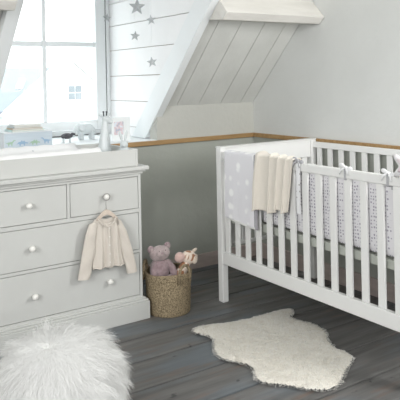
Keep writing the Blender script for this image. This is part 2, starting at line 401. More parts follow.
# purlin across the slope, broken by the dormer
pur = [(3.106, 1.718), (3.058, 1.761), (3.178, 1.888), (3.215, 1.848), (3.222, 1.828)]
q0 = slope_pt(1.735, 0.001); q1 = slope_pt(1.80, 0.001)
poly = [(3.106, 1.718), (3.058, 1.761), (3.178, 1.888), q1, q0]
struct('trim_5', MB().prism(poly, 0, 2.2635, XR-0.003), M['beam'], 'whitewashed beam across the sloping boards', bevel=0.004)
struct('trim_6', MB().prism(poly, 0, XL+0.002, 1.001), M['beam'], 'whitewashed beam left of the dormer', bevel=0.004)

# dormer: sill, cheeks of horizontal boards, flat lid, window
YW = 4.60
struct('trim_7', MB().box(DX0, DX1, YB+0.0, YW+0.09, 0.905, 0.945), M['trimw'], 'deep white window sill of the dormer', bevel=0.002)
def cheek(mb, x0, x1, zs):
    for z0, z1 in zip(zs[:-1], zs[1:]):
        a0 = max(z0+0.0022, 0.9455); a1 = z1-0.0022
        def ys(z): return max(slope_pt(max(z, ZK))[0], 0) + (0.03 if z > ZK else 0.101)
        if a1 < ZK: pts = [(YB+0.101, a0), (YW, a0), (YW, a1), (YB+0.101, a1)]
        else: pts = [(ys(max(a0, ZK+0.001)) if a0 > ZK else YB+0.101, a0), (YW, a0), (YW, a1), (ys(a1), a1)]
        mb.prism(pts, 0, x0, x1)
zs = [0.945, 1.016, 1.208, 1.399, 1.600, 1.792, 1.968, 2.16, 2.35]
ck = MB(); cheek(ck, 2.235, 2.253, zs); 
ck2 = MB(); cheek(ck2, 1.02, 1.04, zs)
wr2 = struct('wall_dormer_right', ck, M['boardw'], 'white horizontal boards on the dormer cheek')
struct('wall_dormer_left', ck2, M['boardw'])
for nm, x0, x1 in (('trim_8', 2.2535, 2.30), ('trim_9', 0.97, 1.0195)):
    pts = [(YB+0.101, 0.946), (YW+0.05, 0.946), (YW+0.05, 2.35), (slope_pt(2.35)[0]+0.06, 2.35), (YB+0.06, ZK+0.01)]
    struct(nm, MB().prism(pts, 0, x0, x1), M['gapw'])
struct('ceiling_dormer', MB().box(0.97, 2.30, slope_pt(2.35)[0]-0.0, YW+0.1, 2.3505, 2.40), M['boardw'])

wn = MB()
wn.box(1.04, 1.20, YW, YW+0.07, 0.9455, 2.35).box(2.204, 2.2345, YW-0.01, YW+0.07, 0.9455, 2.35).box(1.20, 2.204, YW, YW+0.07, 0.9455, 0.985).box(1.20, 2.204, YW, YW+0.07, 2.20, 2.35)
win = struct('window_1', wn, M['trimw'], 'white casement window in the dormer', bevel=0.004)
cs = MB().box(1.203, 1.28, YW-0.012, YW+0.045, 0.990, 2.197).box(2.112, 2.196, YW-0.012, YW+0.045, 0.990, 2.197)
cs.box(1.28, 2.112, YW-0.012, YW+0.045, 0.990, 1.062).box(1.28, 2.112, YW-0.012, YW+0.045, 2.12, 2.197)
cs.box(1.682, 1.713, YW-0.004, YW+0.038, 1.062, 2.12).box(1.28, 1.682, YW+0.0, YW+0.035, 1.631, 1.67).box(1.713, 2.112, YW+0.0, YW+0.035, 1.631, 1.67)
sub_struct('casement', cs, M['trimw'], win, bevel=0.004)
sub_struct('pane', MB().box(1.281, 2.111, YW+0.015, YW+0.02, 1.063, 2.119), M['glass'], win)
sub_struct('seal', MB().box(2.1965, 2.2035, YW+0.0, YW+0.04, 0.987, 2.20), M['dark'], win)
sub_struct('sill_joint', MB().box(1.21, 2.19, YW-0.014, YW-0.011, 0.946, 0.951), M['dark'], win)

# ------------------------------------------------------------------ outside
struct('ground', MB().box(-30, 60, 6, 60, -3.2, -3.0), M['ground'])
h = thing('gabled_house', 'white rendered gabled house seen through the window with a small square window', 'house', (5.85, 14, -3.0))
build('wall', MB().prism([(4.45, -3.0), (7.25, -3.0), (7.25, 0.63), (5.86, 1.80), (4.45, 0.63)], 1, 14, 14.9), M['render'], h)
build('roof', MB().prism([(4.40, 0.60), (5.86, 1.83), (7.30, 0.60), (7.30, 0.63), (5.86, 1.865), (4.40, 0.63)], 1, 13.93, 14.95), M['render'], h)
build('ridge_cap', MB().prism([(5.76, 1.795), (5.86, 1.872), (5.93, 1.83), (5.93, 1.85), (5.86, 1.90), (5.76, 1.815)], 1, 13.9, 13.928), M['roofedge'], h)
wf = build('window', MB().box(5.70, 6.06, 13.97, 14.0, 0.93, 1.29), M['render'], h)
pn = MB()
for a, b in ((5.72, 5.87), (5.89, 6.04)):
    for c, d in ((0.95, 1.10), (1.12, 1.27)): pn.box(a, b, 13.955, 13.97, c, d)
build('pane', pn, M['pane'], wf)
h2 = thing('tiled_roof_house', 'house with a blue grey tiled roof and one skylight, left of the gabled house', 'house', (5.5, 16.5, -3.0))
build('wall', MB().box(3.2, 7.0, 15.05, 18.0, -3.0, 0.66), M['render'], h2)
build('roof', MB().prism([(14.98, 0.70), (18.0, 1.80), (18.1, 1.74), (14.98, 0.64)], 0, 3.0, 7.1), M['slate'], h2)
build('gutter', MB().box(3.0, 4.92, 14.90, 14.975, 0.64, 0.70), M['roofedge'], h2)
sk = MB(); 
def rp(x, t, o=0.02): return (x, 15+3.0*t, 0.7+1.1*t+o)
sk.add([rp(5.25, .45), rp(5.42, .45), rp(5.72, .66), rp(5.55, .66), rp(5.25, .45, .06), rp(5.42, .45, .06), rp(5.72, .66, .06), rp(5.55, .66, .06)],
       [(0, 3, 2, 1), (4, 5, 6, 7), (0, 1, 5, 4), (1, 2, 6, 5), (2, 3, 7, 6), (3, 0, 4, 7)])
build('skylight', sk, M['render'], h2)

# ------------------------------------------------------------------ dresser
D = thing('chest_of_drawers', 'ivory painted chest of drawers with round knobs under the window', 'dresser', (1.31, 3.47, 0))
DXL, DXR, DY = 0.872, 1.742, 3.216
bd = MB()
bd.box(DXL, DXL+0.016, DY, 3.75, 0.11, 0.828).box(DXR-0.016, DXR, DY, 3.75, 0.11, 0.828).box(DXL+0.016, DXR-0.016, 3.735, 3.75, 0.11, 0.828)
bd.box(DXL+0.016, DXR-0.016, DY, 3.735, 0.815, 0.828).box(DXL+0.016, DXR-0.016, DY, 3.735, 0.610, 0.632).box(DXL+0.016, DXR-0.016, DY, 3.735, 0.381, 0.397)
bd.box(DXL+0.016, DXR-0.016, DY, 3.735, 0.11, 0.138).box(1.296, 1.312, DY, 3.735, 0.632, 0.815)
build('body', bd, M['paint'], D, bevel=0.0012)
pl_ = MB().box(DXL-0.03, DXR+0.034, 3.194, 3.76, 0.0, 0.100).box(DXL-0.026, DXR+0.028, 3.199, 3.76, 0.100, 0.113).box(DXL-0.012, DXR+0.014, 3.206, 3.76, 0.113, 0.124)
build('plinth', pl_, M['paint'], D, bevel=0.003)
tp = MB().box(DXL-0.036, DXR+0.036, 3.176, 3.765, 0.853, 0.874).box(DXL-0.022, DXR+0.022, 3.193, 3.762, 0.842, 0.853).box(DXL-0.010, DXR+0.010, 3.205, 3.758, 0.829, 0.842)
build('top', tp, M['paint'], D, bevel=0.004)
def drawer(x0, x1, z0, z1, knobs):
    d = MB().box(x0+0.003, x1-0.003, DY+0.001, DY+0.022, z0+0.003, z1-0.003)
    d.box(x0+0.02, x1-0.02, DY+0.022, DY+0.40, z0+0.02, z1-0.03)
    do = build('drawer', d, M['paint'], D, bevel=0.0012)
    for kx, kz in knobs:
        prof = [(0.008, 0), (0.008, -0.006), (0.006, -0.010), (0.008, -0.014), (0.0145, -0.019), (0.0165, -0.026), (0.0145, -0.034), (0.009, -0.039), (0.002, -0.0405)]
        ko = build('knob', MB().lathe(prof, (kx, DY+0.001, kz), 20, 0, 'y'), M['knob'], do, smooth=True); recalc(ko)
drawer(0.888, 1.296, 0.632, 0.815, [(1.082, 0.73)])
drawer(1.312, 1.726, 0.632, 0.815, [(1.514, 0.725)])
drawer(0.888, 1.726, 0.397, 0.610, [(1.094, 0.508), (1.52, 0.508)])
drawer(0.888, 1.726, 0.138, 0.381, [(1.104, 0.260), (1.528, 0.255)])

# changing tray and mat on the dresser
T = thing('changing_tray', 'white wooden changing tray set on top of the dresser', 'changing tray', (1.31, 3.46, 0.8742))
build('front_panel', MB().box(0.885, 1.715, 3.222, 3.238, 0.8745, 0.970), M['paint'], T, bevel=0.002)
build('side_panel', MB().box(1.715, 1.731, 3.222, 3.705, 0.8745, 0.970), M['paint'], T, bevel=0.002)
build('side_panel', MB().box(0.869, 0.885, 3.222, 3.705, 0.8745, 0.970), M['paint'], T, bevel=0.002)
build('back_panel', MB().box(0.885, 1.715, 3.689, 3.705, 0.8745, 0.970), M['paint'], T, bevel=0.002)
build('base_panel', MB().box(0.885, 1.715, 3.238, 3.689, 0.8745, 0.882), M['paint'], T)
def matfn(u, v):
    x = 0.89+0.65*u; yy = 3.241+0.44*v
    e = (min(u, 1-u)*0.65); f = min(v, 1-v)*0.44
    edge = min(1, math.sqrt(min(e, f)/0.02)) if min(e, f) > 0 else 0
    bol = math.exp(-((f-0.045)/0.04)**2)*0.035
    return (x, yy, 0.884+edge*(0.071+bol)+0.002*math.sin(40*u))
mm = MB().grid(matfn, 60, 40)
mm.box(0.892, 1.538, 3.243, 3.679, 0.8825, 0.889)
mo = build('changing_mat', mm, M['matw'], smooth=True); tag(mo, 'white dotted padded changing mat lying in the tray on the dresser', 'changing mat')

# ------------------------------------------------------------------ blobs (small sculpted figures)
def blob(name, shapes, m, parent=None, vox=0.004, rx=4):
    mb = MB()
    for s in shapes:
        if s[0] == 'e': mb.ell(s[1], s[2], s[3] if len(s) > 3 else None)
        else: mb.tube(s[1], s[2], 12)
    return build(name, mb, m, parent, smooth=True, remesh=vox, rx=rx)
RY = lambda a: Matrix.Rotation(a, 3, 'Y'); RX = lambda a: Matrix.Rotation(a, 3, 'X'); RZ = lambda a: Matrix.Rotation(a, 3, 'Z')

# ceramic giraffe in the tray
gx, gy, gz = 1.607, 3.40, 0.883
G = thing('giraffe_figurine', 'tall white ceramic giraffe with dark horn tips standing on the dresser', 'figurine', (gx, gy, gz))
blob('body', [('e', (gx, gy, gz+0.070), (0.043, 0.040, 0.055)), ('t', [(gx, gy, gz+0.07), (gx+0.002, gy, gz+0.14), (gx+0.004, gy, gz+0.20), (gx+0.006, gy, gz+0.25)], [0.040, 0.031, 0.021, 0.017]),
     ('e', (gx+0.016, gy-0.002, gz+0.254), (0.029, 0.021, 0.021), RY(0.45)), ('e', (gx+0.038, gy-0.004, gz+0.240), (0.017, 0.016, 0.014)),
     ('t', [(gx-0.022, gy-0.022, gz+0.002), (gx-0.022, gy-0.02, gz+0.06)], [0.014, 0.017]), ('t', [(gx+0.022, gy-0.022, gz+0.002), (gx+0.022, gy-0.02, gz+0.06)], [0.014, 0.017]),
     ('t', [(gx-0.022, gy+0.022, gz+0.002), (gx-0.022, gy+0.02, gz+0.06)], [0.014, 0.017]), ('t', [(gx+0.022, gy+0.022, gz+0.002), (gx+0.022, gy+0.02, gz+0.06)], [0.014, 0.017])], M['ceramic'], G, 0.0035, 3)
for sx in (-1, 1):
    build('ear', MB().ell((gx+0.004+sx*0.024, gy, gz+0.278), (0.015, 0.005, 0.008), RY(-sx*0.6)), M['ceramic'], G, smooth=True)
    build('horn', MB().tube([(gx+0.008+sx*0.008, gy, gz+0.268), (gx+0.008+sx*0.010, gy, gz+0.296)], [0.0045, 0.0038], 8).ell((gx+0.008+sx*0.010, gy, gz+0.298), (0.0058,)*3), M['horn'], G, smooth=True)
# little white rabbit
rx_, ry_ = 1.677, 3.282
Rb = thing('rabbit_figurine', 'small white ceramic rabbit beside the giraffe on the dresser', 'figurine', (rx_, ry_, 0.883))
blob('body', [('e', (rx_, ry_, 0.925), (0.033, 0.030, 0.042)), ('e', (rx_-0.006, ry_-0.008, 0.975), (0.020, 0.018, 0.020)), ('e', (rx_-0.014, ry_-0.022, 0.972), (0.009, 0.008, 0.008)),
     ('e', (rx_-0.018, ry_-0.02, 0.892), (0.012, 0.018, 0.009)), ('e', (rx_+0.016, ry_-0.02, 0.892), (0.012, 0.018, 0.009)), ('e', (rx_+0.03, ry_+0.012, 0.91), (0.011,)*3)], M['ceramic'], Rb, 0.003, 2)
for s in (-1, 1):
    build('ear', MB().ell((rx_-0.006+s*0.013, ry_-0.002, 1.015), (0.007, 0.005, 0.027), RY(s*0.25)), M['ceramic'], Rb, smooth=True)

# picture frame on the sill
Rb.scale = (1.22,)*3
P = thing('picture_frame', 'white photo frame with a small faded picture on the window sill', 'picture frame', (1.985, 3.93, 0.945))
fx0, fx1, fz0, fz1, fy = 1.915, 2.052, 0.9465, 1.112, 3.925
fr = MB().box(fx0, fx1, fy, fy+0.012, fz0, fz0+0.045).box(fx0, fx1, fy, fy+0.012, fz1-0.030, fz1).box(fx0, fx0+0.015, fy, fy+0.012, fz0+0.045, fz1-0.030).box(fx1-0.05, fx1, fy, fy+0.012, fz0+0.045, fz1-0.030)
build('frame', fr, M['trimw'], P, bevel=0.001)
build('picture', MB().box(fx0+0.015, fx1-0.05, fy+0.005, fy+0.008, fz0+0.045, fz1-0.030), M['photo'], P)
build('stand', MB().prism([(fy+0.012, fz0+0.10), (fy+0.016, fz0+0.10), (fy+0.06, fz0), (fy+0.054, fz0)], 0, 1.97, 2.00), M['boxside'], P)

# elephant
ex, ey, ez = 1.865, 4.26, 0.945
E = thing('elephant_figurine', 'white ceramic elephant on the window sill', 'figurine', (ex, ey, ez))
sh = [('e', (ex+0.008, ey, ez+0.075), (0.060, 0.034, 0.040)), ('e', (ex-0.048, ey, ez+0.087), (0.030, 0.026, 0.029)),
      ('t', [(ex-0.068, ey, ez+0.085), (ex-0.085, ey, ez+0.06), (ex-0.086, ey, ez+0.035), (ex-0.094, ey, ez+0.022)], [0.014, 0.011, 0.008, 0.006])]
for a in (-0.034, 0.048):
    for b in (-0.018, 0.018): sh.append(('t', [(ex+a, ey+b, ez+0.003), (ex+a, ey+b, ez+0.06)], [0.014, 0.016]))
blob('body', sh, M['ceramic'], E, 0.0035, 3)
for b in (-1, 1):
    build('ear', MB().ell((ex-0.036, ey+b*0.030, ez+0.088), (0.021, 0.004, 0.026), RX(b*0.25)), M['ceramic'], E, smooth=True)
build('tail', MB().tube([(ex+0.066, ey, ez+0.085), (ex+0.077, ey, ez+0.065), (ex+0.078, ey, ez+0.045)], [0.003, 0.002, 0.003], 6), M['ceramic'], E, smooth=True)
# dark sheep
sx_, sy_, sz_ = 1.668, 4.12, 0.945
S = thing('sheep_figurine', 'small charcoal sheep with white legs on the window sill', 'figurine', (sx_, sy_, sz_))
build('fleece', MB().ell((sx_, sy_, sz_+0.046), (0.043, 0.021, 0.020), None, 24, 16, 0, lambda d: 1+0.07*noise.noise(d*6)), M['sheepd'], S, smooth=True)
build('head', MB().ell((sx_+0.045, sy_-0.003, sz_+0.058), (0.017, 0.009, 0.009), RY(0.3)), M['horn'], S, smooth=True)
for a in (-0.024, 0.022):
    for b in (-0.01, 0.01): build('leg', MB().tube([(sx_+a, sy_+b, sz_+0.0005), (sx_+a, sy_+b, sz_+0.034)], 0.0035, 8), M['ceramic'], S, smooth=True)

# dinosaur box with books
B = thing('storage_box', 'pale blue storage box printed with dinosaurs on the window sill', 'box', (1.335, 4.02, 0.945))
bx0, bx1, by0, by1, bz1 = 1.184, 1.492, 3.93, 4.12, 1.050
body = MB().box(bx0, bx1, by0, by1, 0.9455, bz1-0.002)
build('body', body, M['bluebox'], B, bevel=0.002)
build('end_panel', MB().box(bx0-0.003, bx0-0.0003, by0, by1, 0.9455, bz1-0.002), M['boxside'], B)
build('lid', MB().box(bx0-0.003, bx1+0.002, by0-0.002, by1+0.002, bz1-0.002, bz1+0.003), M['boxside'], B, bevel=0.001)
dn = MB()
def dino(mb, cx, cz, s, kind, mi, flip=1):
    if kind == 0: pts = [(-1, .1), (-.5, .0), (-.45, -.5), (-.3, -.5), (-.25, -.1), (.1, -.1), (.15, -.5), (.3, -.5), (.35, .1), (.7, .6), (.95, .65), (.95, .8), (.6, .85), (.3, .45), (-.1, .4), (-.5, .3)]
    else: pts = [(-1, -.2), (-.55, .0), (-.45, -.5), (-.3, -.5), (-.25, -.15), (.2, -.15), (.25, -.5), (.4, -.5), (.45, -.05), (.95, -.1), (.95, .1), (.5, .25), (.3, .6), (.1, .35), (-.1, .65), (-.3, .35), (-.6, .3)]
    pts = [(cx+flip*p[0]*s, cz+p[1]*s*0.8) for p in pts]
    if flip < 0: pts = pts[::-1]
    mb.prism(pts, 1, by0-0.0018, by0-0.0003, mi)
dino(dn, 1.222, 0.984, 0.033, 0, 0); dino(dn, 1.296, 0.982, 0.038, 1, 1); dino(dn, 1.376, 0.982, 0.036, 1, 0); dino(dn, 1.450, 0.986, 0.037, 0, 1, -1)
build('dinosaur_print', dn, [M['dgreen'], M['dblue']], B)
def book(x0, x1, y0, y1, z0, z1, m, label, rz=0):
    cx, cy = (x0+x1)/2, (y0+y1)/2
    t = thing('book', label, 'book', (cx, cy, z0), 'books on the blue box')
    c = MB().box(x0, x1, y0, y1, z0, z0+0.0016).box(x0, x1, y0, y1, z1-0.0016, z1).box(x0, x0+0.002, y0, y1, z0+0.0016, z1-0.0016)
    build('cover', c, m, t); build('pages', MB().box(x0+0.0025, x1-0.004, y0+0.004, y1-0.004, z0+0.0017, z1-0.0017), M['pages'], t)
    t.rotation_euler.z = rz
z0 = bz1+0.0032
book(1.235, 1.452, 3.945, 4.09, z0, z0+0.012, M['bteal'], 'teal book at the bottom of the pile on the blue box', 0.02)
book(1.245, 1.440, 3.950, 4.09, z0+0.0123, z0+0.022, M['btan'], 'tan book second from the bottom on the blue box', -0.04)
book(1.250, 1.425, 3.955, 4.08, z0+0.0223, z0+0.033, M['bgrey'], 'grey book second from the top on the blue box', 0.05)
book(1.258, 1.430, 3.950, 4.085, z0+0.0333, z0+0.045, M['bwhite'], 'white book on top of the pile on the blue box', -0.03)

# ------------------------------------------------------------------ hanging stars
def star(x, yy, z, R, label, rz, rx=0.0, n=5):
    t = thing('hanging_star', label, 'star decoration', (x, yy, z), 'silver grey stars hanging in the dormer')
    pts = []
    for k in range(10):
        a = PI/2+k*PI/5; rr = R if k % 2 == 0 else R*0.44
        pts.append((rr*math.cos(a), 0, rr*math.sin(a)))
    th = R*0.22
    vs = [(0, -th, 0), (0, th, 0)]+pts
    fs = [(0, 2+k, 2+(k+1) % 10) for k in range(10)]+[(1, 2+(k+1) % 10, 2+k) for k in range(10)]
    mb = MB(); RR = Matrix.Rotation(rz, 3, 'Z')@Matrix.Rotation(rx, 3, 'Y')
    mb.add([RR@Vector(v)+Vector((x, yy, z)) for v in vs], fs)
    recalc(build('star', mb, M['star'], t))
    build('thread', MB().tube([(x, yy, z+R*0.93), (x, yy, 2.349)], 0.0007, 5), M['thread'], t)
    return t
def scl(x, yy, z, k):  # nearer along the sight line from the camera position at height 1.36
    return (x*k, yy*k, 1.36+(z-1.36)*k)
for (x, yy, z), R, lb, rz, rt in (
    ((2.1, 3.878, 1.869), 0.060, 'largest silver star hanging in front of the boards', -0.5, 0.06),
    ((2.1, 4.353, 1.836), 0.036, 'silver star hanging against the window frame', -0.4, 0.1),
    ((2.1, 3.687, 1.762), 0.036, 'small silver star at the right, just below the top', -0.8, -0.1),
    ((2.1, 3.916, 1.671), 0.036, 'small silver star hanging under the largest star', -0.45, 0.12),
    ((2.1, 3.685, 1.482), 0.037, 'lowest of the silver stars', -0.6, -0.15)):
    star(x, yy, z, R, lb, rz, rt)

# ------------------------------------------------------------------ cot
K = thing('cot', 'white wooden slatted cot against the right wall', 'cot', (2.65, 2.49, 0))
X0, X1, Y0, Y1 = 2.251, 3.052, 1.748, 3.188
def post(x0, y0, w=0.043, h=0.938): build('post', MB().box(x0, x0+w, y0, y0+0.048, 0.0, h), M['cot'], K, bevel=0.005)
post(X0, Y1-0.05); post(X1-0.043, Y1-0.05); post(X0, Y0); post(X1-0.043, Y0)
# long front side
build('top_rail', MB().box(X0+0.006, X0+0.034, Y0+0.048, Y1-0.05, 0.873, 0.917), M['cot'], K, bevel=0.005)
build('bottom_rail', MB().box(X0+0.003, X0+0.031, Y0+0.048, Y1-0.05, 0.237, 0.312), M['cot'], K, bevel=0.004)
build('stile', MB().box(X0+0.006, X0+0.030, Y0+0.048, 1.852, 0.312, 0.873), M['cot'], K, bevel=0.002)
for k in range(13):
    yc = 3.098-0.0972*k
    build('slat', MB().box(X0+0.012, X0+0.026, yc-0.020, yc+0.020, 0.312, 0.873), M['cot'], K, bevel=0.003)
# long back side
build('top_rail', MB().box(X1-0.036, X1-0.010, Y0+0.048, Y1-0.05, 0.888, 0.926), M['cot'], K, bevel=0.004)
build('bottom_rail', MB().box(X1-0.036, X1-0.010, Y0+0.048, Y1-0.05, 0.237, 0.312), M['cot'], K, bevel=0.004)
for k in range(13):
    yc = 3.085-0.0972*k
    build('slat', MB().box(X1-0.030, X1-0.016, yc-0.020, yc+0.020, 0.312, 0.888), M['cot'], K, bevel=0.003)
# ends
for ya in (Y1-0.038, Y0+0.012):
    build('end_rail', MB().box(X0+0.043, X1-0.043, ya, ya+0.024, 0.822, 0.944), M['cot'], K, bevel=0.006)
    build('end_rail', MB().box(X0+0.043, X1-0.043, ya, ya+0.024, 0.330, 0.350), M['cot'], K, bevel=0.004)
    for k in range(7):
        xc = X0+0.09+k*0.1035
        build('slat', MB().box(xc-0.022, xc+0.022, ya+0.005, ya+0.019, 0.350, 0.822), M['cot'], K, bevel=0.003)
build('end_cap', MB().box(X0-0.001, X1, Y1-0.052, Y1+0.002, 0.938, 0.946), M['cot'], K, bevel=0.003)
# mattress base
mbz = MB().box(X0+0.046, X0+0.066, Y0+0.06, Y1-0.06, 0.488, 0.530).box(X1-0.066, X1-0.046, Y0+0.06, Y1-0.06, 0.488, 0.530)
mbz.box(X0+0.066, X1-0.066, Y0+0.06, Y0+0.08, 0.488, 0.530).box(X0+0.066, X1-0.066, Y1-0.08, Y1-0.06, 0.488, 0.530)
yy = Y0+0.10
while yy < Y1-0.12:
    mbz.box(X0+0.066, X1-0.066, yy, yy+0.06, 0.515, 0.527); yy += 0.10
build('mattress_base', mbz, M['slatpale'], K, bevel=0.002)
for (yy, zz) in ((3.11, 0.36), (3.095, 0.335)):
    build('bolt', MB().lathe([(0.006, 0), (0.006, 0.004), (0.004, 0.006)], (X0+0.060, Y1-0.046, zz), 12, 0, 'y'), M['steel'], K)
mt = MB().box(X0+0.085, X1-0.05, Y0+0.07, Y1-0.07, 0.531, 0.630)
mo = build('mattress', mt, M['mattress'], bevel=0.02); tag(mo, 'white mattress lying in the cot', 'mattress')

# padded bumper tied behind the front slats
def bumpf(side):
    def fn(u, v):
        yv = 2.80-0.93*u; zv = 0.546+0.326*v
        e = min(min(u, 1-u)*0.93, min(v, 1-v)*0.33); t = min(1, math.sqrt(max(e, 0)/0.03))
        puff = 0.013*t*(0.75+0.25*abs(math.sin(u*PI*6)))
        return (2.3015+side*puff, yv, zv+0.003*math.sin(u*22)*v)
    return fn
Bp = thing('cot_bumper', 'white dotted padded bumper tied inside the front slats of the cot', 'cot bumper', (2.30, 2.18, 0.546))
mb = MB().grid(bumpf(-1), 48, 24).grid(bumpf(1), 48, 24)
build('padding', mb, M['bump'], Bp, smooth=True)
def tie(yc, tail, knotm, z=0.916):
    # loop round the top rail, knot and bow on the outside, hanging tails
    loop = MB().box(2.2535, 2.2565, yc-0.005, yc+0.005, 0.869, 0.920).box(2.2535, 2.288, yc-0.005, yc+0.005, 0.918, 0.921).box(2.2855, 2.288, yc-0.005, yc+0.005, 0.85, 0.920).box(2.2535, 2.272, yc-0.005, yc+0.005, 0.8675, 0.8705)
    to = build('tie', loop, M['ribbon'], Bp)
    bw = MB().ell((2.262, yc, z+0.010), (0.010, 0.010, 0.009))
    for s, tilt in ((1, 0.3), (-1, -0.2)):
        bw.ell((2.262, yc+s*0.022, z+0.012+0.006*s), (0.007, 0.019, 0.011), RX(tilt), 14, 10)
    for s in (1, -1):
        bw.tube([(2.256, yc+s*0.004, z+0.008), (2.248, yc+s*0.018, z), (2.246, yc+s*0.026, z-0.022)], [0.006, 0.006, 0.004], 6, flat=(0.4, 1, 1))
    build('bow', bw, knotm, to, smooth=True)
    if tail:
        tb = MB(); pts = [(2.2495, yc-0.012, z), (2.2475, yc-0.015, z-0.09), (2.2485, yc-0.012, z-0.17), (2.2475, yc-0.016, z-tail)]
        for i in range(3):
            a, b = pts[i], pts[i+1]; w0, w1 = 0.013, 0.015
            tb.add([(a[0], a[1]-w0, a[2]), (a[0], a[1]+w0, a[2]), (b[0], b[1]+w1, b[2]), (b[0], b[1]-w1, b[2])], [(0, 1, 2, 3)])
        build('tail', tb, M['ribbonw'], to, solid=0.002)
tie(2.462, 0.26, M['ribbon']); tie(2.131, 0, M['ribbonw']); tie(1.878, 0, M['ribbonw'])

# ------------------------------------------------------------------ blankets over the rail
def drape(y0, y1, zb, zback, layers, foldamp, nf, taper, hem, xo=0.0, thick=0.007, seed=0.0, name='cloth_panel'):
    """cloth hung over the front top rail; u along the rail, v from front hem over the rail to back hem"""
    H = 0.918-zb; Hb = 0.918-zback; Lt = 0.05; L = H+Lt+Hb
    def fn(u, v):
        s = v*L; uu = u+0.0
        wob = math.sin(nf*2*PI*u+seed)+0.45*math.sin(nf*4.3*PI*u+1.3+seed*2)
        if s < H:
            t = 1-s/H                        # 1 at hem, 0 at rail
            z = 0.924-(H-s) + hem*(u-0.5)*t
            x = 2.2462-xo-foldamp*(0.25+0.75*t)*(0.9+0.5*wob)-0.004
            yv = y1+(y0-y1)*(u*(1-taper*t)+taper*t*0.12)+0.004*math.sin(9*s/H+seed)*t
        elif s < H+Lt:
            t = (s-H)/Lt; a = PI*t
            x = 2.270-(0.028+xo)*math.cos(a)-foldamp*0.25*(1-t)*(0.9+0.5*wob); z = 0.924+(0.006+xo)*math.sin(a)+foldamp*0.12*wob*math.sin(a)
            yv = y1+(y0-y1)*u
        else:
            t = (s-H-Lt)/Hb
            x = 2.2985+xo+foldamp*0.3*(0.9+0.5*wob)*min(1, t*3)*0.4; z = 0.924-t*Hb
            yv = y1+(y0-y1)*u
        return (x, yv, z)
    return MB().grid(fn, 64, 70)
G1 = thing('baby_blanket', 'pale grey patterned blanket hanging at the left end of the cot rail', 'blanket', (2.26, 2.93, 0.52), 'blankets on the cot rail')
build('cloth', drape(2.795, 3.078, 0.520, 0.80, 1, 0.0045, 1.6, 0.0, -0.02), M['blanket'], G1, smooth=True, solid=0.006)
build('inner_fold', drape(2.774, 2.800, 0.505, 0.80, 1, 0.003, 1.0, 0.0, 0.0, xo=0.0015), M['blanketd'], G1, smooth=True, solid=0.005)
def hemgeo():
    m = MB(); 
    m.grid(lambda u, v: (2.2355+0.0008*math.sin(u*9), 3.078-0.283*u, 0.520+0.012*v-0.02*(u-0.5)), 20, 1); return m
build('hem', hemgeo(), M['bwhite'], G1, solid=0.004)
G2 = thing('baby_blanket', 'cream knitted blanket hung in folds over the cot rail', 'blanket', (2.26, 2.67, 0.61), 'blankets on the cot rail')
def pleated(y0, y1, n, A, B):
    H, Lt, Hb = 0.300, 0.06, 0.15; L = H+Lt+Hb
    def fn(u, v):
        s_ = v*L; w = u**1.45; ph = 2*PI*n*w-1.1
        c = 0.5+0.5*math.cos(ph); wid = (1-0.55*u)
        if s_ < H:
            t = 1-s_/H; ph += 1.0*t*(1-u)+0.25*math.sin(5*t+7*u)*t; c = 0.5+0.5*math.cos(ph); amp = A*(0.5+0.5*t)*wid*(0.8+0.3*math.sin(9*u+1))
            x = 2.2440-amp*c-0.004*t; z = 0.926-(H-s_)+0.040*t*(u-0.30)+0.010*t*math.sin(ph*0.5+1)
            sq = 1-0.17*t*(0.4+0.6*u)
            y = y1+(y0-y1)*u*sq+B*math.sin(ph)*wid*(0.7+0.3*t)+0.005*math.sin(3*t+2*u)
        elif s_ < H+Lt:
            t = (s_-H)/Lt; a = PI*t
            x = 2.271-(0.029+A*0.5*c*wid*(1-t))*math.cos(a); z = 0.928+0.006*math.sin(a)+A*0.55*c*wid*math.sin(a)
            y = y1+(y0-y1)*u+B*0.7*math.sin(ph)*wid
        else:
            t = (s_-H-Lt)/Hb
            x = 2.300+A*0.3*c*wid*min(1, t*3); z = 0.928-t*Hb; y = y1+(y0-y1)*u+B*0.7*math.sin(ph)*wid
        return (x, y, z)
    return MB().grid(fn, 140, 70)
build('cloth', pleated(2.485, 2.786, 3.9, 0.036, 0.020), M['cream'], G2, smooth=True, solid=0.006)
build('care_tag', MB().box(2.2275, 2.229, 2.552, 2.572, 0.618, 0.655), M['bwhite'], G2)

# soft star toy hanging on the rail near the right post
st = thing('star_toy', 'white plush star with a pale pink patch hanging on the cot rail', 'soft toy', (2.232, 1.79, 0.98))
def plush_star(R, th, c, rot, mb):
    cx, cy, cz = c; ring = []
    N = 40
    for k in range(N):
        a = 2*PI*k/N+rot; rr = R*(0.70+0.26*math.cos(5*(a-rot))+0.04*math.cos(10*(a-rot)))
        ring.append((rr*math.cos(a), rr*math.sin(a)))
    lay = [(-1, 0.0), (-0.9, 0.45), (-0.55, 0.8), (0, 1.0), (0.55, 0.8), (0.9, 0.45), (1, 0.0)]
    vs = []; fs = []
    for h, s in lay:
        for p in ring: vs.append((cx+h*th, cy+p[0]*max(s, 0.02), cz+p[1]*max(s, 0.02)))
    for j in range(len(lay)-1):
        for k in range(N):
            a0 = j*N+k; a1 = j*N+(k+1) % N; fs.append((a0, a1, a1+N, a0+N))
    mb.add(vs, fs)
m1 = MB(); plush_star(0.082, 0.018, (2.224, 1.752, 0.972), PI/2+0.3, m1); build('body', m1, M['starpl'], st, smooth=True)
m1 = MB(); plush_star(0.045, 0.004, (2.208, 1.748, 0.976), PI/2+0.3, m1); build('patch', m1, M['starpk'], st, smooth=True)
build('hanging_loop', MB().tube([(2.232, 1.765, 1.04), (2.248, 1.772, 1.0), (2.262, 1.775, 0.95)], 0.0015, 6), M['ribbon'], st)

